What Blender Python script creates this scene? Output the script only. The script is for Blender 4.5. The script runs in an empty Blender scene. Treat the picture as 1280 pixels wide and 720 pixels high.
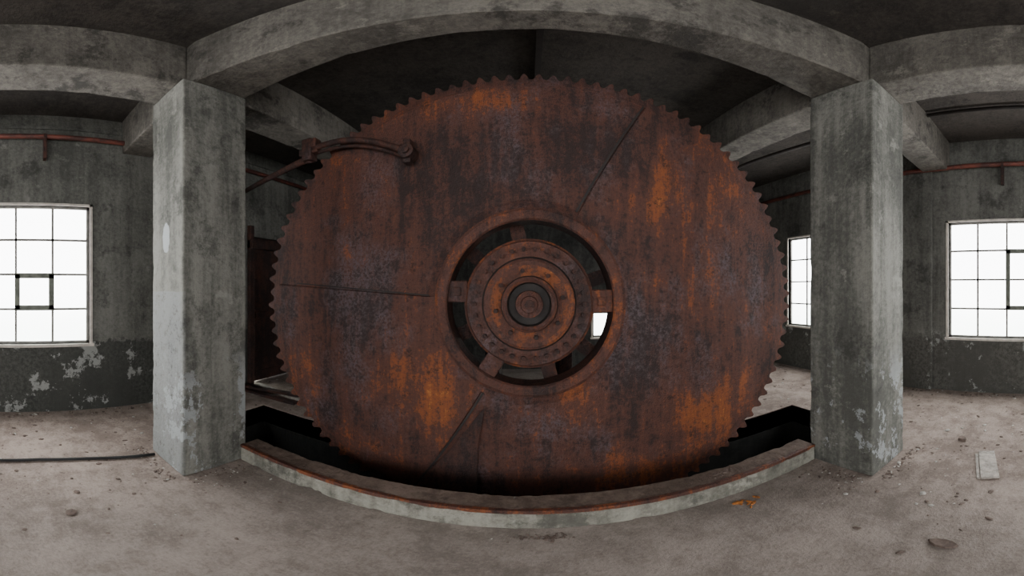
import bpy, bmesh, math, random
from mathutils import Vector, Matrix, noise as mnoise
random.seed(7)
scene = bpy.context.scene
COL = scene.collection

# ------------------------------------------------------------------ node helpers
class NT:
    def __init__(s, name):
        s.m = bpy.data.materials.new(name); s.m.use_nodes = True
        s.t = s.m.node_tree; s.n = s.t.nodes; s.l = s.t.links
        s.b = s.n['Principled BSDF']
        s.tc = s.n.new('ShaderNodeTexCoord')
    def mapping(s, sc=(1,1,1), loc=(0,0,0)):
        m = s.n.new('ShaderNodeMapping'); m.inputs['Scale'].default_value = sc
        m.inputs['Location'].default_value = loc
        s.l.new(s.tc.outputs['Object'], m.inputs['Vector']); return m.outputs[0]
    def noise(s, scale, detail=5, rough=.6, sc=(1,1,1), loc=(0,0,0), dist=0):
        n = s.n.new('ShaderNodeTexNoise'); n.inputs['Scale'].default_value = scale
        n.inputs['Detail'].default_value = detail; n.inputs['Roughness'].default_value = rough
        n.inputs['Distortion'].default_value = dist
        s.l.new(s.mapping(sc, loc), n.inputs['Vector']); return n.outputs[0]
    def blob(s, c, r):
        """1 at c falling smoothly to 0 at ellipsoid radius r"""
        m = s.mapping(tuple(1/v for v in r), tuple(-a/v for a, v in zip(c, r)))
        v = s.n.new('ShaderNodeVectorMath'); v.operation = 'LENGTH'; s.l.new(m, v.inputs[0])
        return s.ramp(v.outputs['Value'], 1.0, .15)
    def ramp(s, x, a, b):
        r = s.n.new('ShaderNodeMapRange'); r.interpolation_type = 'SMOOTHSTEP'
        inv = a > b
        r.inputs[1].default_value = min(a, b); r.inputs[2].default_value = max(a, b)
        if inv: r.inputs[3].default_value = 1; r.inputs[4].default_value = 0
        s.l.new(x, r.inputs[0]); return r.outputs[0]
    def math(s, op, a, b=None):
        m = s.n.new('ShaderNodeMath'); m.operation = op
        for i, v in enumerate((a, b)):
            if v is None: continue
            if isinstance(v, (int, float)): m.inputs[i].default_value = v
            else: s.l.new(v, m.inputs[i])
        return m.outputs[0]
    def mul(s, a, b): return s.math('MULTIPLY', a, b)
    def add(s, a, b): return s.math('ADD', a, b)
    def mix(s, f, a, b):
        m = s.n.new('ShaderNodeMix'); m.data_type = 'RGBA'
        if isinstance(f, (int, float)): m.inputs[0].default_value = f
        else: s.l.new(f, m.inputs[0])
        for i, v in ((6, a), (7, b)):
            if isinstance(v, tuple): m.inputs[i].default_value = (*v, 1)
            else: s.l.new(v, m.inputs[i])
        return m.outputs[2]
    def xyz(s):
        x = s.n.new('ShaderNodeSeparateXYZ'); s.l.new(s.tc.outputs['Object'], x.inputs[0]); return x.outputs
    def finish(s, col, rough=.85, bump=None, strength=.3, dist=.02, metal=0.0):
        if isinstance(col, tuple): s.b.inputs['Base Color'].default_value = (*col, 1)
        else: s.l.new(col, s.b.inputs['Base Color'])
        s.b.inputs['Roughness'].default_value = rough
        s.b.inputs['Metallic'].default_value = metal
        if bump is not None:
            b = s.n.new('ShaderNodeBump'); b.inputs['Strength'].default_value = strength
            b.inputs['Distance'].default_value = dist
            s.l.new(bump, b.inputs['Height']); s.l.new(b.outputs[0], s.b.inputs['Normal'])
        return s.m

def concrete(name, light, dark, seed=0, streak=1.0, dado=None, patch=None, paint=False, blots=.6):
    t = NT(name)
    n1 = t.noise(.9, 6, .68, loc=(seed, 0, 0))
    n2 = t.noise(4.5, 5, .62, sc=(1.8, 1.8, .14), loc=(0, seed, 0))
    n3 = t.noise(22, 4, .8, loc=(seed, 3, 1))
    f = t.add(t.mul(n1, .46), t.mul(n2, .34*streak))
    f = t.add(f, t.mul(n3, .32))
    mid = .23+.17*streak+.16
    c = t.mix(t.ramp(f, mid-.12, mid+.12), dark, light)
    nb = t.noise(2.1, 7, .78, loc=(4+seed, 1, 2))
    c = t.mix(t.mul(t.ramp(nb, .52, .63), blots), c, tuple(v*.40 for v in dark))
    c = t.mix(t.mul(t.ramp(nb, .41, .33), .6), c, tuple(min(1, v*1.35) for v in light))
    x = t.xyz()
    if dado:
        h, soft, dk, pk = dado
        zz = t.add(x[2], t.mul(nb, .5)); zz = t.add(zz, -.25)
        msk = t.ramp(zz, h+soft, h-soft)
        pc = t.mix(t.ramp(n3, .38, .62), tuple(v*.45 for v in dk), dk)
        pc = t.mix(t.ramp(n1, .62, .45), pc, tuple(v*.6 for v in dk))
        pc = t.mix(t.ramp(t.noise(1.9, 8, .76, loc=(3+seed, seed, 5)), pk, pk+.03), pc, (.33,.335,.32))
        c = t.mix(t.mul(msk, .9), c, pc)
    if paint:   # old pale limewash low on the front face + a peeled spot
        zz = t.add(x[2], t.mul(nb, .05))
        m = t.mul(t.ramp(zz, 1.60, 1.59), t.ramp(x[1], 1.23, 1.215))
        m = t.mul(m, t.ramp(x[0], -2.1, -2.2))
        c = t.mix(t.mul(t.mul(m, t.ramp(n3, .3, .5)), .75), c, (.28,.288,.29))
        b = t.blob((-2.42, 1.2, 2.02), (.11, .2, .22))
        c = t.mix(t.ramp(t.add(b, t.mul(n3, .5)), .72, .76), c, (.46,.48,.49))
    if patch:
        lim, amt = patch
        m = t.ramp(t.noise(2.4, 8, .76, sc=(1,1,.8), loc=(seed*2, 5, 8)), .62-amt, .635-amt)
        zm = t.ramp(x[2], lim+.35, lim-.1)
        c = t.mix(t.mul(t.mul(m, zm), .75), c, (.40,.42,.43))
    return t.finish(c, .9, t.add(n3, n2), .6, .022)

M = {}
M['wallL'] = concrete('concrete_wall_left', (.205,.202,.182), (.078,.078,.069), 1, streak=.8, dado=(.92, .015, (.075,.077,.069), .555))
M['wallR'] = concrete('concrete_wall_right', (.185,.181,.164), (.066,.065,.058), 5, streak=.8, dado=(.86, .10, (.12,.116,.103), .565))
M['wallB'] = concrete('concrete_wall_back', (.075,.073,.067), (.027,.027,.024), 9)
M['col'] = concrete('concrete_column', (.27,.265,.235), (.095,.095,.084), 3, streak=1.25, patch=(.82,.09), paint=True)
M['beam'] = concrete('concrete_beam', (.20,.181,.157), (.070,.063,.054), 12, streak=.6, blots=.75)
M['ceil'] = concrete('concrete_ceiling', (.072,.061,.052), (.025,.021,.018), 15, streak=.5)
M['curb'] = concrete('concrete_curb', (.36,.345,.295), (.15,.143,.12), 19, blots=.65)
M['curbtop'] = concrete('dirty_curb_top', (.25,.185,.15), (.11,.076,.058), 23, blots=.6)
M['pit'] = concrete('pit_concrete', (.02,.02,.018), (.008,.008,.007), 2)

def floor_mat():
    t = NT('dusty_floor')
    n1 = t.noise(.8, 6, .7); n2 = t.noise(5, 6, .78, loc=(3,3,0)); n3 = t.noise(48, 3, .8)
    f = t.add(t.mul(n1, .45), t.mul(n2, .38)); f = t.add(f, t.mul(n3, .2))
    c = t.mix(t.ramp(f, .42, .62), (.205,.170,.147), (.40,.338,.30))
    x = t.xyz()
    edge = t.ramp(t.add(t.math('ABSOLUTE', x[0]), n1), 2.0, 3.3)
    c = t.mix(t.mul(edge, .75), c, t.mix(t.ramp(f, .44, .60), (.22,.165,.138), (.48,.385,.33)))
    c = t.mix(t.mul(t.ramp(n2, .58, .66), .45), c, (.13,.10,.086))
    sp = t.noise(15, 5, .8, loc=(7,1,0))
    c = t.mix(t.mul(t.ramp(sp, .61, .65), t.add(t.mul(edge, .5), .25)), c, (.09,.07,.06))
    c = t.mix(t.mul(t.ramp(sp, .36, .33), t.add(t.mul(edge, .5), .12)), c, (.60,.55,.50))
    return t.finish(c, .92, t.add(n2, t.mul(n3, .4)), .7, .016)
M['floor'] = floor_mat()

def rust(name, bias=0.0, grey=.6, seed=0, metal=.12, dim=1.0, blobs=False):
    t = NT(name)
    n1 = t.noise(1.9, 7, .76, loc=(seed, 2, 4), dist=.5)
    n2 = t.noise(5.5, 5, .72, sc=(1.9, 1, .28), loc=(seed, 0, 1), dist=.35)
    n3 = t.noise(36, 3, .85, loc=(1, seed, 0))
    n5 = t.noise(9, 6, .85, loc=(1, seed, 3))
    f = t.add(t.mul(n1, .34), t.mul(n2, .36))
    f = t.add(f, t.mul(n3, .22))
    f = t.add(f, t.mul(n5, .30))
    f = t.add(f, bias-.11)
    g = t.noise(1.6, 6, .76, loc=(8+seed, 5, 3), sc=(1,1,.7))
    if blobs:
        ob = None
        for (x, z, rx, rz, k) in [(-.43,3.22,.9,.28,.08), (1.07,2.57,.14,.75,.10), (-.83,.73,.65,.5,.09), (1.67,.45,.75,.6,.10),
                                  (.37,.70,.22,.6,.09), (-2.05,.55,.35,.9,.08), (1.5,2.2,1.0,1.1,.035), (-1.35,.1,.5,.7,.05), (-1.5,2.2,.8,.4,.0),
                                  (1.2,-.1,1.0,.4,.06), (-.3,2.35,1.1,.6,-.05), (.95,1.1,.5,.5,-.06), (-1.4,1.45,.75,.5,-.05), (.6,2.9,.9,.6,-.05), (0,3.6,2.2,.5,-.02)]:
            b = t.mul(t.blob((x, 2.5, z), (rx, 1, rz)), k)
            ob = b if ob is None else t.add(ob, b)
        f = t.add(f, ob)
        for (x, z, rx, rz, k) in [(-1.4,1.5,.85,.75,.13), (.95,1.1,.7,.65,.12), (-.3,2.4,1.2,.5,.02), (.1,.35,.8,.4,.06), (1.4,1.9,.9,.8,.03)]:
            g = t.add(g, t.mul(t.blob((x, 2.5, z), (rx, 1, rz)), k))
    d = lambda c: tuple(v*dim for v in c)
    c = t.mix(t.ramp(f, .42, .54), d((.034,.018,.016)), d((.112,.043,.030)))
    gm = t.mul(t.mul(t.ramp(g, .49, .66), grey), t.ramp(t.add(n3, t.mul(n5, .6)), .66, .95))
    c = t.mix(gm, c, d((.130,.105,.118)))
    c = t.mix(t.ramp(f, .548, .615), c, d((.28,.082,.026)))
    c = t.mix(t.ramp(f, .635, .71), c, d((.52,.18,.045)))
    c = t.mix(t.mul(t.ramp(n5, .55, .64), .8), c, d((.022,.012,.011)))
    return t.finish(c, .62, t.add(n3, t.mul(n5, 1.5)), .7, .016, metal)
M['rust'] = rust('rusted_steel_plate', .0, .75, 0, blobs=True)
M['rustO'] = rust('rusted_steel_orange', .03, .3, 4)
M['rustOO'] = rust('rusted_hub_orange', .06, .1, 8, dim=.9)
M['hub'] = rust('rusted_hub_steel', -.005, .9, 9)
M['rustD'] = rust('dark_rusted_steel', -.03, .2, 6, dim=.8)
def pipe_mat():
    t = NT('red_oxide_pipe'); n = t.noise(9, 5, .7, sc=(1,.4,1))
    return t.finish(t.mix(t.ramp(n, .4, .62), (.06,.022,.018), (.20,.055,.038)), .6, n, .3, .01)
M['pipe'] = pipe_mat()

def simple(name, col, rough=.8, sc=8, var=.35):
    t = NT(name); n = t.noise(sc, 5, .7)
    return t.finish(t.mix(t.ramp(n, .3, .7), tuple(v*(1-var) for v in col), tuple(min(1, v*(1+var)) for v in col)), rough, n, .3, .01)
M['frame'] = simple('weathered_window_frame', (.26,.25,.23), .7)
M['frameD'] = simple('dark_window_frame', (.16,.17,.14), .6)
M['sill'] = simple('window_sill_plaster', (.62,.56,.50), .85, var=.2)
M['black'] = simple('black_rubber', (.015,.015,.016), .6)
M['wood'] = simple('weathered_plank_wood', (.42,.38,.34), .85, 20)
M['stone'] = simple('rubble_stone', (.17,.125,.105), .9, 12)
M['palechip'] = simple('plaster_chips', (.55,.52,.48), .9, 12)
M['leaf'] = simple('dry_orange_scrap', (.42,.15,.03), .8, 30, .6)
M['iron'] = simple('dark_iron', (.024,.018,.016), .7)

def emis(name, strength):
    t = NT(name)
    x = t.xyz()
    n = t.noise(1.1, 4, .5)
    g = t.ramp(t.add(x[2], t.mul(n, .5)), 1.2, 1.75)
    c = t.mix(g, (.80,.86,.82), (.98,.985,.99))
    t.l.new(c, t.b.inputs['Emission Color']); t.b.inputs['Emission Strength'].default_value = strength
    t.b.inputs['Base Color'].default_value = (.8,.82,.84,1); t.b.inputs['Roughness'].default_value = .3
    return t.m
M['glass'] = emis('daylit_window_glass', 10.5)

# ------------------------------------------------------------------ mesh helpers
def mesh_obj(name, bm, mats, smooth=False, bevel=0, parent=None):
    me = bpy.data.meshes.new(name)
    bmesh.ops.recalc_face_normals(bm, faces=bm.faces)
    bm.to_mesh(me); bm.free()
    for m in (mats if isinstance(mats, list) else [mats]): me.materials.append(m)
    o = bpy.data.objects.new(name, me); COL.objects.link(o)
    if bevel:
        b = o.modifiers.new('bevel', 'BEVEL'); b.width = bevel; b.segments = 2; b.limit_method = 'ANGLE'
    if parent: o.parent = parent
    return o
def add_box(bm, x0, x1, y0, y1, z0, z1, mi=0):
    r = bmesh.ops.create_cube(bm, size=1)
    for v in r['verts']:
        v.co = Vector(((x0+x1)/2+v.co.x*(x1-x0), (y0+y1)/2+v.co.y*(y1-y0), (z0+z1)/2+v.co.z*(z1-z0)))
    for f in {f for v in r['verts'] for f in v.link_faces}: f.material_index = mi
def boxes(name, lst, mat, bevel=0, parent=None):
    bm = bmesh.new()
    for b in lst: add_box(bm, *b)
    return mesh_obj(name, bm, mat, bevel=bevel, parent=parent)
def rough_block(name, b, mat, axis, step=.035, bev=.016, chip=.022, parent=None, sc=4.0):
    """cast block with worn, chipped arrises (real geometry); stays inside its own bounds"""
    bm = bmesh.new(); add_box(bm, *b)
    bmesh.ops.bevel(bm, geom=bm.edges[:], offset=bev, segments=2, profile=.5, affect='EDGES')
    lo, hi = b[axis*2], b[axis*2+1]; n = int((hi-lo)/step)
    no = Vector((0, 0, 0)); no[axis] = 1
    for i in range(1, n):
        p = Vector((0, 0, 0)); p[axis] = lo+(hi-lo)*i/n
        bmesh.ops.bisect_plane(bm, geom=bm.verts[:]+bm.edges[:]+bm.faces[:], plane_co=p, plane_no=no)
    oth = [a for a in (0, 1, 2) if a != axis]
    cc = [(b[a*2]+b[a*2+1])/2 for a in (0, 1, 2)]
    for v in bm.verts:
        k = mnoise.noise(v.co*sc)+.5*mnoise.noise(v.co*sc*4)
        amt = max(0, k-.12)*chip*1.6+.0012*(1+mnoise.noise(v.co*21))
        for a in oth:
            s = 1 if v.co[a] < cc[a] else -1
            v.co[a] += s*amt
    return mesh_obj(name, bm, mat, parent=parent)
def empty(name):
    e = bpy.data.objects.new(name, None); COL.objects.link(e); e.empty_display_size = .2; return e
def add_tube(bm, pts, r, seg=12, mi=0):
    pts = [Vector(p) for p in pts]; rings = []
    for i, p in enumerate(pts):
        d = (pts[min(i+1, len(pts)-1)]-pts[max(i-1, 0)]).normalized()
        up = Vector((0,0,1)) if abs(d.z) < .9 else Vector((1,0,0))
        a = d.cross(up).normalized(); b = d.cross(a)
        rr = r[i] if isinstance(r, (list, tuple)) else r
        rings.append([bm.verts.new(p+a*rr*math.cos(2*math.pi*k/seg)+b*rr*math.sin(2*math.pi*k/seg)) for k in range(seg)])
    for i in range(len(rings)-1):
        for k in range(seg):
            f = bm.faces.new((rings[i][k], rings[i][(k+1)%seg], rings[i+1][(k+1)%seg], rings[i+1][k])); f.smooth = True; f.material_index = mi
    for rg in (rings[0], rings[-1]):
        f = bm.faces.new(rg); f.material_index = mi
def tube(name, pts, r, mat, seg=12, parent=None):
    bm = bmesh.new(); add_tube(bm, pts, r, seg)
    return mesh_obj(name, bm, mat, parent=parent)
def lathe_y(name, prof, cx, cy, cz, mat, seg=96, parent=None, mfun=None):
    """prof: (radius, y offset) turned about the y axis"""
    bm = bmesh.new(); rings = []
    for r, y in prof:
        if r < 1e-5: rings.append([bm.verts.new((cx, cy+y, cz))])
        else: rings.append([bm.verts.new((cx+r*math.cos(2*math.pi*k/seg), cy+y, cz+r*math.sin(2*math.pi*k/seg))) for k in range(seg)])
    for i in range(len(rings)-1):
        a, b = rings[i], rings[i+1]
        for k in range(seg):
            k2 = (k+1) % seg
            if len(b) == 1: f = bm.faces.new((a[k], a[k2], b[0]))
            elif len(a) == 1: f = bm.faces.new((a[0], b[k2], b[k]))
            else: f = bm.faces.new((a[k], a[k2], b[k2], b[k]))
            if mfun: f.material_index = mfun(i)
    return mesh_obj(name, bm, mat, parent=parent)
def add_cyl_y(bm, cx, y0, y1, cz, r, seg=12, mi=0):
    a = [bm.verts.new((cx+r*math.cos(2*math.pi*k/seg), y0, cz+r*math.sin(2*math.pi*k/seg))) for k in range(seg)]
    b = [bm.verts.new((cx+r*math.cos(2*math.pi*k/seg), y1, cz+r*math.sin(2*math.pi*k/seg))) for k in range(seg)]
    for k in range(seg):
        bm.faces.new((a[k], a[(k+1)%seg], b[(k+1)%seg], b[k])).material_index = mi
    bm.faces.new(a).material_index = mi; bm.faces.new(b).material_index = mi

# ------------------------------------------------------------------ room
XL, XR, YB, YF, ZC, ZS = -4.0, 4.75, 6.3, -4.2, 3.95, 3.44
CAMZ = 1.6
PX, PY0, PY1 = 3.1, 1.95, 2.95
boxes('floor', [(XL-.3, XR+.3, YF-.3, PY0, -.25, 0), (XL-.3, XR+.3, PY1, YB+.3, -.25, 0),
                (XL-.3, -PX, PY0, PY1, -.25, 0), (PX, XR+.3, PY0, PY1, -.25, 0)], M['floor'])
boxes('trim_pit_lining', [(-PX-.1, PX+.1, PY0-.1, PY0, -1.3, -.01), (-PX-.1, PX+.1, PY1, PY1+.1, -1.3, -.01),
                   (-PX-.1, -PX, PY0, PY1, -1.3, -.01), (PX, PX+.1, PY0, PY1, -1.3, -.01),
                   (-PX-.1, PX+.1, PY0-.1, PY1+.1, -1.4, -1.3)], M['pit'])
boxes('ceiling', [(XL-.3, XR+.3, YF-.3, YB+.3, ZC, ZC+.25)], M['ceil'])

def wall(name, axis, t0, t1, lo, hi, openings, mat):
    cuts = sorted({lo, hi, *[o[0] for o in openings], *[o[1] for o in openings]})
    L = []
    for a, b in zip(cuts[:-1], cuts[1:]):
        z = 0
        for o in [o for o in openings if o[0] <= a+1e-6 and o[1] >= b-1e-6]:
            L.append((a, b, z, o[2])); z = o[3]
        L.append((a, b, z, ZC))
    L = [l for l in L if l[3]-l[2] > 1e-3]
    if axis == 'x': return boxes(name, [(t0, t1, a, b, z0, z1) for a, b, z0, z1 in L], mat)
    return boxes(name, [(a, b, t0, t1, z0, z1) for a, b, z0, z1 in L], mat)

wL = [(-3.7, -1.9, .90, 2.64), (-.92, .92, .90, 2.64), (3.53, 4.5, .0, 2.45)]  # first opening is out of view, added to let in side light
wR = [(-3.3, -1.5, .85, 2.60), (-.39, 1.37, .85, 2.60), (2.86, 4.62, .85, 2.60)]  # first opening unseen as well, added for side light
wB = [(1.27, 2.9, .62, 1.12)]
wF_fill = [(-2.6, -.7, .9, 2.9), (.9, 2.8, .9, 2.9)]  # openings added behind the camera to light the gear from the front
wall('wall_left', 'x', XL-.3, XL, YF, YB, wL, M['wallL'])
wall('wall_right', 'x', XR, XR+.3, YF, YB, wR, M['wallR'])
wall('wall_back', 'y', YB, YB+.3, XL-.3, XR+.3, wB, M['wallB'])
wall('wall_front', 'y', YF-.3, YF, XL-.3, XR+.3, wF_fill, M['wallL'])
boxes('trim_pilaster', [(XR-.07, XR, 1.62, 2.12, 0, ZC)], M['wallR'], bevel=.01)
boxes('trim_wall_joint', [(XL, XL+.012, .95, 2.6, 2.60, 2.612), (XL, XL+.03, YF, YB, 3.72, 3.76)], M['wallL'])

wi = [0]
def window(axis, plane, sgn, a0, a1, z0, z1, nc, nr, hop=None, bar=.028):
    wi[0] += 1; e = empty('window_%d' % wi[0])  # numbering also covers the unseen windows added as light sources
    def B(u0, u1, d0, d1, zz0, zz1):
        p, q = sorted((plane+sgn*d0, plane+sgn*d1))
        return (p, q, u0, u1, zz0, zz1) if axis == 'x' else (u0, u1, p, q, zz0, zz1)
    fw = .03
    L = [B(a0, a1, .05, .11, z0, z0+fw), B(a0, a1, .05, .11, z1-fw, z1), B(a0, a0+fw, .05, .11, z0, z1), B(a1-fw, a1, .05, .11, z0, z1)]
    cw = (a1-a0)/nc; rh = (z1-z0)/nr
    for i in range(1, nc): L.append(B(a0+i*cw-bar/2, a0+i*cw+bar/2, .06, .10, z0, z1))
    for j in range(1, nr): L.append(B(a0, a1, .06, .10, z0+j*rh-bar/2, z0+j*rh+bar/2))
    boxes('steel_frame', L, M['frame'], parent=e)
    if hop:
        c0, c1, r0, r1 = hop; w = .05
        u0, u1, v0, v1 = a0+c0*cw, a0+c1*cw, z0+r0*rh, z0+r1*rh
        boxes('hopper_sash', [B(u0-.015, u1+.015, .03, .09, v0-.015, v0+w), B(u0-.015, u1+.015, .03, .09, v1-w, v1+.015),
                              B(u0-.015, u0+w, .03, .09, v0, v1), B(u1-w, u1+.015, .03, .09, v0, v1)], M['frameD'], parent=e)
    boxes('glass', [B(a0, a1, .085, .09, z0, z1)], M['glass'], parent=e)
    boxes('sill_and_reveal', [B(a0-.05, a1+.05, -.03, .05, z0-.035, z0), B(a0-.035, a0, -.012, .05, z0, z1+.03),
                              B(a1, a1+.035, -.012, .05, z0, z1+.03), B(a0-.035, a1+.035, -.012, .05, z1, z1+.03)], M['sill'], parent=e)
window('x', XL, -1, -.92, .92, .90, 2.64, 4, 4, (2, 3, 1, 2))
window('x', XR, 1, -.39, 1.37, .85, 2.60, 4, 4, (1, 2, 1, 3))
window('x', XR, 1, 2.86, 4.62, .85, 2.60, 4, 4)
window('x', XL, -1, -3.7, -1.9, .90, 2.64, 4, 4)  # unseen window, added for stronger side light on the columns
window('x', XR, 1, -3.3, -1.5, .85, 2.60, 4, 4)  # its unseen counterpart on the right, also added for side light
window('y', YB, 1, 1.27, 2.9, .62, 1.12, 4, 1)
for o in wF_fill: window('y', YF, -1, *o, 5, 5)  # unseen glowing windows behind the camera, added as frontal fill light

# steel sliding door in left wall, left slightly ajar
e = empty('door_1')
boxes('steel_frame', [(XL-.05, XL+.07, 3.44, 3.53, 0, 2.62), (XL-.05, XL+.09, 4.5, 4.60, 0, 2.62), (XL-.02, XL+.12, 3.44, 4.9, 2.24, 2.38)], M['rustD'], .008, e)
boxes('door_leaf', [(XL-.06, XL-.01, 3.60, 4.5, .02, 2.30), (XL-.01, XL+.01, 3.62, 4.48, 1.1, 1.2), (XL-.01, XL+.01, 3.62, 4.48, .1, .2)], M['rustD'], .004, e)
boxes('door_gap_daylight', [(XL-.12, XL-.11, 3.53, 3.74, .02, 1.95)], M['glass'], 0, e)
boxes('door_head_panel', [(XL-.16, XL-.07, 3.53, 4.5, 1.95, 2.45)], M['rustD'], 0, e)
# planks lying by the far side of the pit
e = empty('timber_planks')
for i, (x, y, r) in enumerate([(-3.35, 3.22, .05), (-3.30, 3.45, -.12), (-3.45, 3.34, .22)]):
    bm = bmesh.new(); add_box(bm, -.55, .55, -.055, .055, 0, .035)
    o = mesh_obj('plank_%d' % (i+1), bm, M['rustD'] if i != 1 else M['wood'], bevel=.004, parent=e)
    o.location = (x, y, 0 if i < 2 else .036); o.rotation_euler = (0, 0, r)

# ------------------------------------------------------------------ columns and beams
CX0, CX1, CY0, CY1 = 2.13, 2.70, 1.2, 1.82
for s in (-1, 1):
    a, b = sorted((s*CX0, s*CX1))
    rough_block('concrete_column', (a, b, CY0, CY1, 0, ZS), M['col'], 2, chip=.006, bev=.014)
bm = bmesh.new(); N = 120; A = []
def fy(x): return 1.30+.30*max(0, 1-(x/CX0)**2)
for i in range(N+1):
    x = -CX1 + i*(2*CX1)/N
    k = max(0, mnoise.noise(Vector((x*4, 1, 5)))+.4*mnoise.noise(Vector((x*15, 2, 1)))-.1)*.035+.012
    k2 = max(0, mnoise.noise(Vector((x*4, 7, 3)))-.1)*.03+.012
    A.append([bm.verts.new((x, y, z)) for y, z in ((fy(x), ZC), (fy(x), ZS+k), (fy(x)+k, ZS), (CY1-k2, ZS), (CY1, ZS+k2), (CY1, ZC))])
for i in range(N):
    for k in range(5): bm.faces.new((A[i][k], A[i][k+1], A[i+1][k+1], A[i+1][k]))
bm.faces.new(A[0]); bm.faces.new(A[-1])
mesh_obj('ceiling_beam', bm, M['beam'])
def beam(x0, x1, y0, y1, z0=ZS, axis=1):
    rough_block('ceiling_beam', (x0, x1, y0, y1, z0, ZC+.03), M['beam'], axis, step=.06, chip=.008)
beam(XL, -CX1, 1.35, 1.75, axis=0); beam(CX1, XR, 1.35, 1.75, axis=0)
for s in (-1, 1):
    a, b = sorted((s*2.24, s*2.66))
    beam(a, b, YF, 1.30); beam(a, b, 1.82, YB)
beam(-2.24, 2.24, 4.7, 5.1, 3.6, 0)
boxes('ceiling_rib', [(.06, .11, 1.82, 4.7, 3.86, ZC)], M['iron'])

# pit curb
e = empty('pit_curb'); q = CX0-.003
rough_block('concrete_kerb', (-q, q, 1.75, 1.948, 0, .157), M['curb'], 0, step=.02, bev=.012, chip=.013, parent=e, sc=6)
rough_block('top_dirt_layer', (-q, q, 1.775, 1.95, .135, .166), M['curbtop'], 0, step=.02, bev=.006, chip=.008, parent=e, sc=7)
rough_block('rusty_edge_angle', (-q, q, 1.748, 1.785, .138, .171), M['rustOO'], 0, step=.02, bev=.004, chip=.006, parent=e, sc=5)

# ------------------------------------------------------------------ gear wheel
D = 2.5; CZ = 1.478; GX = .02; RX, RZ = 2.59, 2.065; RI = .646
gear = empty('rusty_gear_wheel')
NT_ = 112; SUB = 8; SEG = NT_*SUB
tooth = [0, .12, .65, 1.0, 1.0, .7, .15, 0]
def sector_off(deg):
    deg %= 360
    if 62.5 <= deg < 176: return .0
    if 176 <= deg < 241.5: return -.018
    return -.010
bm = bmesh.new()
prof = [('r', RI, .16), ('r', RI, -.025), ('r', RI+.012, -.040), ('r', RI+.075, -.040), ('r', RI+.10, -.028),
        ('r', RI+.17, 0), ('r', 1.1, 0), ('r', 1.45, 0), ('r', 1.75, 0),
        ('e', .925, 0), ('e', .93, .010), ('e', .964, .018), ('t', 0, .022), ('t', 0, .13), ('e', .95, .14), ('r', RI, .16)]
pm = [2, 1, 1, 1, 0, 0, 0, 0, 0, 1, 0, 0, 0, 0, 0]
rings = []
for mode, p, yo in prof:
    rg = []
    for k in range(SEG):
        a = 2*math.pi*k/SEG; ca, sa = math.cos(a), math.sin(a)
        Ro = 1/math.sqrt((ca/RX)**2+(sa/RZ)**2)
        wob = .0012*math.sin(7*a)+.004*math.sin(3*a+1)
        if mode == 'r': r = p
        elif mode == 'e': r = Ro*p
        else: r = Ro*(.967+.033*tooth[k % SUB]*(1-.4*max(0, mnoise.noise(Vector((k//SUB*.9, 0, 3)))*1.6)))
        y = D+yo+wob
        if 0 <= yo < .01 and mode != 't': y += sector_off(math.degrees(a))
        rg.append(bm.verts.new((GX+r*ca, y, CZ+r*sa)))
    rings.append(rg)
for i in range(len(rings)-1):
    for k in range(SEG):
        f = bm.faces.new((rings[i][k], rings[i][(k+1)%SEG], rings[i+1][(k+1)%SEG], rings[i+1][k])); f.material_index = pm[i]
mesh_obj('toothed_disc', bm, [M['rust'], M['rustO'], M['rustD']], parent=gear)
def strip(bm, deg, r0, r1, w, y, th, tilt=0, cx=.02):
    a = math.radians(deg); d = Vector((math.cos(a), 0, math.sin(a))); n = Vector((-d.z, 0, d.x))
    vs = []
    for yy in (y, y-th):
        for rr, ss in ((r0, -1), (r0, 1), (r1, 1), (r1, -1)):
            p = d*rr+n*ss*w/2+n*(tilt*(rr-r0)); vs.append(bm.verts.new((cx+p.x, yy, CZ+p.z)))
    for q in ((0,1,2,3), (4,7,6,5), (0,4,5,1), (1,5,6,2), (2,6,7,3), (3,7,4,0)): bm.faces.new([vs[i] for i in q])
bm = bmesh.new()
strip(bm, 64, .80, 1.98, .018, D, .018, -.03)
strip(bm, 175.5, .80, 2.15, .010, D, .022)
strip(bm, 243, .80, 1.95, .018, D, .026, -.04)
mesh_obj('plate_seams', bm, M['iron'], parent=gear)
bm = bmesh.new()
qd = [(-.33, .64), (-.40, .54), (-.72, .04), (-.74, -.35), (-.40, -.35), (-.38, .30)]
a = [bm.verts.new((x, D-.032, z)) for x, z in qd]; b = [bm.verts.new((x, D+.01, z)) for x, z in qd]
bm.faces.new(a); bm.faces.new(b)
for i in range(len(qd)): bm.faces.new((a[i], a[(i+1)%len(qd)], b[(i+1)%len(qd)], b[i]))
mesh_obj('patch_plate', bm, M['rustD'], parent=gear)
lathe_y('drain_boss', [(.045, .0), (.045, -.012), (.035, -.02), (.02, -.02), (.0, -.012)], .01, D-.008, .72, M['hub'], 24, gear)

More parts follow.
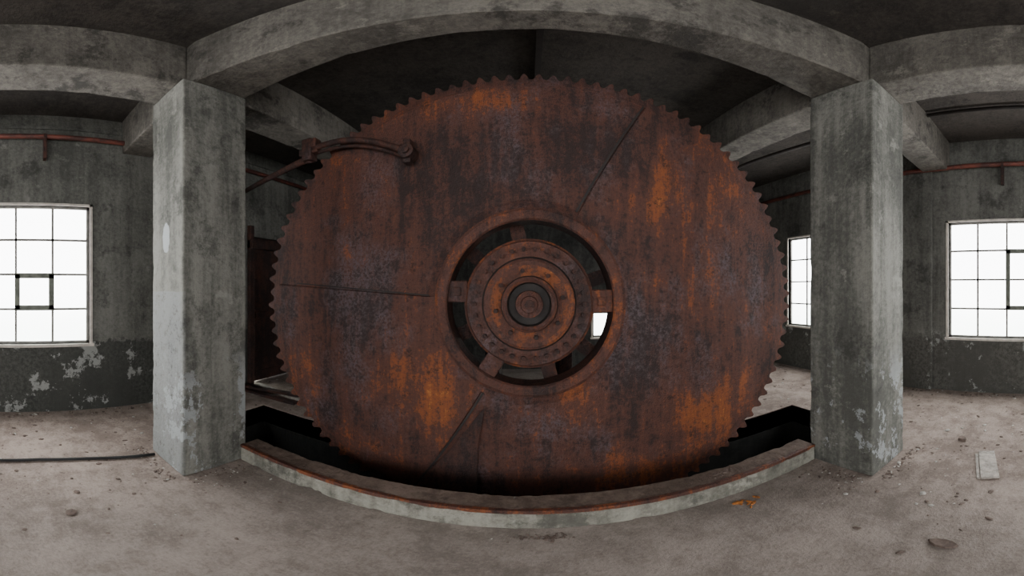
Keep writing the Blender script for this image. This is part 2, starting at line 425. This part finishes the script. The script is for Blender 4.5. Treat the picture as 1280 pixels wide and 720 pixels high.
# hub
HX = .01
HP = [(.40, .25), (.487, .18), (.487, .0), (.475, -.018), (.36, -.018), (.345, -.045), (.325, -.055), (.295, -.048), (.215, -.035),
      (.205, -.085), (.185, -.095), (.165, -.08), (.155, -.02), (.105, -.02), (.10, -.085), (.065, -.10), (.058, -.115), (0, -.118)]
lathe_y('hub_flange', HP, HX, D-.02, CZ, [M['hub'], M['rustO'], M['iron'], M['rustOO']], 96, gear,
        lambda i: {0: 1, 1: 1, 2: 1, 3: 0, 4: 2, 5: 1, 6: 1, 7: 3, 8: 2, 9: 1, 10: 0, 11: 2, 12: 2, 13: 1, 14: 0}.get(i, 0))
lathe_y('hub_rim_ring', [(.486, .13), (.505, .12), (.505, .03), (.486, .02)], HX, D-.02, CZ, M['rustOO'], 96, gear)
bm = bmesh.new()
for k in range(30):
    a = 2*math.pi*k/30
    add_cyl_y(bm, HX+.418*math.cos(a), D-.068, D-.03, CZ+.418*math.sin(a), .019, 6)
for k in range(8):
    a = 2*math.pi*k/8+.2
    add_cyl_y(bm, HX+.255*math.cos(a), D-.09, D-.05, CZ+.255*math.sin(a), .018, 6)
add_cyl_y(bm, HX, D-.165, D-.13, CZ, .036, 6)
mesh_obj('hub_bolts', bm, M['rustD'], parent=gear)
boxes('hub_lug_a', [(-.66, -.47, D+.0, D+.12, CZ+.01, CZ+.18), (-.60, -.52, D-.02, D+.01, CZ+.06, CZ+.13)], M['hub'], .012, gear)
boxes('hub_lug_b', [(.49, .67, D+.0, D+.12, CZ-.07, CZ+.11), (.54, .61, D-.02, D+.01, CZ-.02, CZ+.05)], M['rustO'], .012, gear)
bm = bmesh.new(); strip(bm, 238, .47, .70, .15, D+.06, .07); mesh_obj('hub_lug_c', bm, M['hub'], bevel=.008, parent=gear)
bm = bmesh.new()
for dg in (20, 100, 140, 205, 285, 320): strip(bm, dg, .1, .85, .12, D+.30, .08)
add_cyl_y(bm, HX, D+.1, D+1.4, CZ, .16, 32)
mesh_obj('axle_and_spider', bm, M['rustD'], parent=gear)
boxes('axle_bearing_stand', [(-.30, .32, 3.35, 3.85, CZ-.30, CZ+.24), (-.45, -.30, 3.4, 3.8, 0, CZ+.1), (.32, .47, 3.4, 3.8, 0, CZ+.1), (-.6, .62, 3.3, 3.9, 0, .12)], M['rustD'], .01, gear)

# ------------------------------------------------------------------ brake lever
lev = empty('brake_lever')
boxes('clamp_block', [(-1.97, -1.86, 2.36, 2.47, 2.86, 3.10), (-2.02, -1.80, 2.38, 2.45, 2.93, 3.0), (-1.86, -1.80, 2.35, 2.45, 2.98, 3.08)], M['hub'], .012, lev)
pts = []
for i in range(13):
    f = i/12; x = -1.86+f*.92
    pts.append((x, 2.40, 2.985-.235*f+.09*math.sin(math.pi*f)))
tube('curved_bar', pts, .030, M['hub'], parent=lev)
tube('tie_bar', [(p[0], 2.43, p[2]-.05) for p in pts], .018, M['rustD'], parent=lev)
bm = bmesh.new()
add_cyl_y(bm, -.93, 2.35, 2.49, 2.74, .065, 20); add_cyl_y(bm, -.93, 2.33, 2.36, 2.74, .035, 6)
add_box(bm, -.96, -.90, 2.38, 2.46, 2.64, 2.86)
mesh_obj('pivot_eye', bm, M['rustD'], bevel=.005, parent=lev)
tube('push_rod', [(-1.90, 2.41, 2.88), (-2.05, 2.46, 2.905), (-3.98, 3.38, 3.20)], .036, M['hub'], parent=lev)

# ------------------------------------------------------------------ pipes
def pipe(name, pts, r, mat, brackets=()):
    e = empty(name); tube('pipe_run', pts, r, mat, parent=e)
    if brackets: boxes('hangers', brackets, M['rustD'], parent=e)
pipe('red_wall_pipe', [(XL+.08, YF, 3.57), (XL+.08, 1.3, 3.57), (XL+.08, 3.0, 3.55), (XL+.08, YB, 3.55)], .034, M['pipe'],
     [(XL, XL+.12, .33, .37, 3.25, 3.60), (XL, XL+.12, 2.6, 2.64, 3.3, 3.6), (XL, XL+.12, -1.6, -1.56, 3.3, 3.6)])
pipe('red_wall_pipe', [(XR-.10, YF, 3.47), (XR-.10, YB, 3.47)], .038, M['pipe'],
     [(XR-.14, XR, .52, .56, 3.15, 3.50), (XR-.14, XR, 3.3, 3.34, 3.2, 3.5)])
pipe('ceiling_conduit', [(3.7, YF, 3.90), (3.7, 1.33, 3.90)], .026, M['iron'])
pipe('ceiling_conduit', [(3.5, 1.76, 3.72), (3.3, 4.0, 3.72), (3.2, YB, 3.72)], .028, M['iron'])

# ------------------------------------------------------------------ loose things
tube('black_cable', [(-2.55, -1.6, .018), (-2.70, -.4, .018), (-2.72, .2, .018), (-2.68, .6, .018), (-2.60, 1.0, .018), (-2.58, 1.17, .018)], .014, M['black'])
def slab(name, cx, cy, lx, ly, lz, rot, mat, jag=.15, seg=9):
    bm = bmesh.new(); vs = []
    for k in range(seg):
        a = 2*math.pi*k/seg; j = 1+random.uniform(-jag, jag)
        vs.append((lx*.5*math.cos(a)*j, ly*.5*math.sin(a)*j))
    c, s = math.cos(rot), math.sin(rot)
    A = [bm.verts.new((cx+x*c-y*s, cy+x*s+y*c, 0)) for x, y in vs]; B_ = [bm.verts.new((cx+(x*c-y*s)*.9, cy+(x*s+y*c)*.9, lz*random.uniform(.8, 1.1))) for x, y in vs]
    bm.faces.new(A); bm.faces.new(B_)
    for k in range(seg): bm.faces.new((A[k], A[(k+1)%seg], B_[(k+1)%seg], B_[k]))
    return mesh_obj(name, bm, mat, bevel=.003)
slab('flat_stone', 1.53, .47, .085, .17, .018, -.1, M['stone'], .1)
slab('flat_stone', 3.1, .75, .12, .08, .03, .4, M['stone'], .2, 7)
bm = bmesh.new(); add_box(bm, -.24, .24, -.07, .07, 0, .022); add_box(bm, -.24, .20, .075, .10, 0, .014)
o = mesh_obj('broken_plank', bm, M['wood'], bevel=.003); o.location = (2.62, .42, 0); o.rotation_euler = (0, 0, .22)
bm = bmesh.new()
for k in range(9):
    x, y = 1.29+random.gauss(0, .06), 1.60+random.uniform(-.05, .06); r = random.uniform(.008, .028)
    m = Matrix.Translation((x, y, r*.35)) @ Matrix.Rotation(random.random()*6, 4, 'Z') @ Matrix.Diagonal((r*1.7, r*.7, r*.35, 1))
    bmesh.ops.create_icosphere(bm, subdivisions=1, radius=1, matrix=m)
mesh_obj('orange_scrap', bm, M['leaf'])
bm = bmesh.new()
def chip(x, y, r, z=0, mi=None):
    m = Matrix.Translation((x, y, z+r*.25)) @ Matrix.Rotation(random.random()*6, 4, 'Z') @ Matrix.Diagonal((r*random.uniform(.7,1.5), r*random.uniform(.5,1.), r*.33, 1))
    rr = bmesh.ops.create_icosphere(bm, subdivisions=1, radius=1, matrix=m)
    if mi is None: mi = 1 if random.random() < .2 else 0
    for v in rr['verts']:
        for f in v.link_faces: f.material_index = mi
n = 0
while n < 1300:
    x, y = random.uniform(XL+.05, XR-.05), random.uniform(-.6, 6)
    if abs(x) < PX+.05 and PY0-.25 < y < PY1+.05: continue
    if CX0-.05 < abs(x) < CX1+.05 and CY0-.05 < y < CY1+.05: continue
    if abs(x) < 1.9 and random.random() < .85: continue
    if math.hypot(x, y) < 1.6 and random.random() < .75: continue
    chip(x, y, random.choice([.005, .006, .008, .009, .012, .016, .022])*(1.9 if random.random() < .06 else 1)); n += 1
for s in (-1, 1):
    for k in range(80):
        chip(s*(CX0-.05)-s*abs(random.gauss(0, .12)), random.uniform(1.2, 1.68), random.uniform(.004, .013))
        chip(s*random.uniform(CX0, 2.8), CY0-.06-abs(random.gauss(0, .05)), random.uniform(.005, .015))
        chip((-3.9 if s < 0 else 4.62)+random.gauss(0, .05), random.uniform(-.3, 4), random.uniform(.008, .028))
for k in range(60): chip(.08+random.gauss(0, .07), 1.66+random.gauss(0, .02), random.uniform(.005, .014), 0, 0)
for k in range(30): chip(1.25+random.gauss(0, .06), 1.87+random.gauss(0, .02), random.uniform(.006, .02), .16, 0)
mesh_obj('floor_rubble', bm, [M['stone'], M['palechip']])

# ------------------------------------------------------------------ world, camera
w = bpy.data.worlds.new('overcast_sky'); scene.world = w; w.use_nodes = True
w.node_tree.nodes['Background'].inputs[0].default_value = (.8,.87,.95,1)
w.node_tree.nodes['Background'].inputs[1].default_value = 1.0
cd = bpy.data.cameras.new('camera'); cam = bpy.data.objects.new('camera', cd); COL.objects.link(cam)
cd.type = 'PANO'
for tgt in (cd, getattr(cd, 'cycles', None)):
    try:
        tgt.panorama_type = 'EQUIRECTANGULAR'
        tgt.longitude_min = math.radians(-90); tgt.longitude_max = math.radians(90)
        tgt.latitude_min = math.radians(-50.625); tgt.latitude_max = math.radians(50.625)
    except Exception as ex: print('pano', ex)
cam.location = (0, 0, CAMZ); cam.rotation_euler = (math.radians(90), 0, math.radians(2.8))
scene.camera = cam
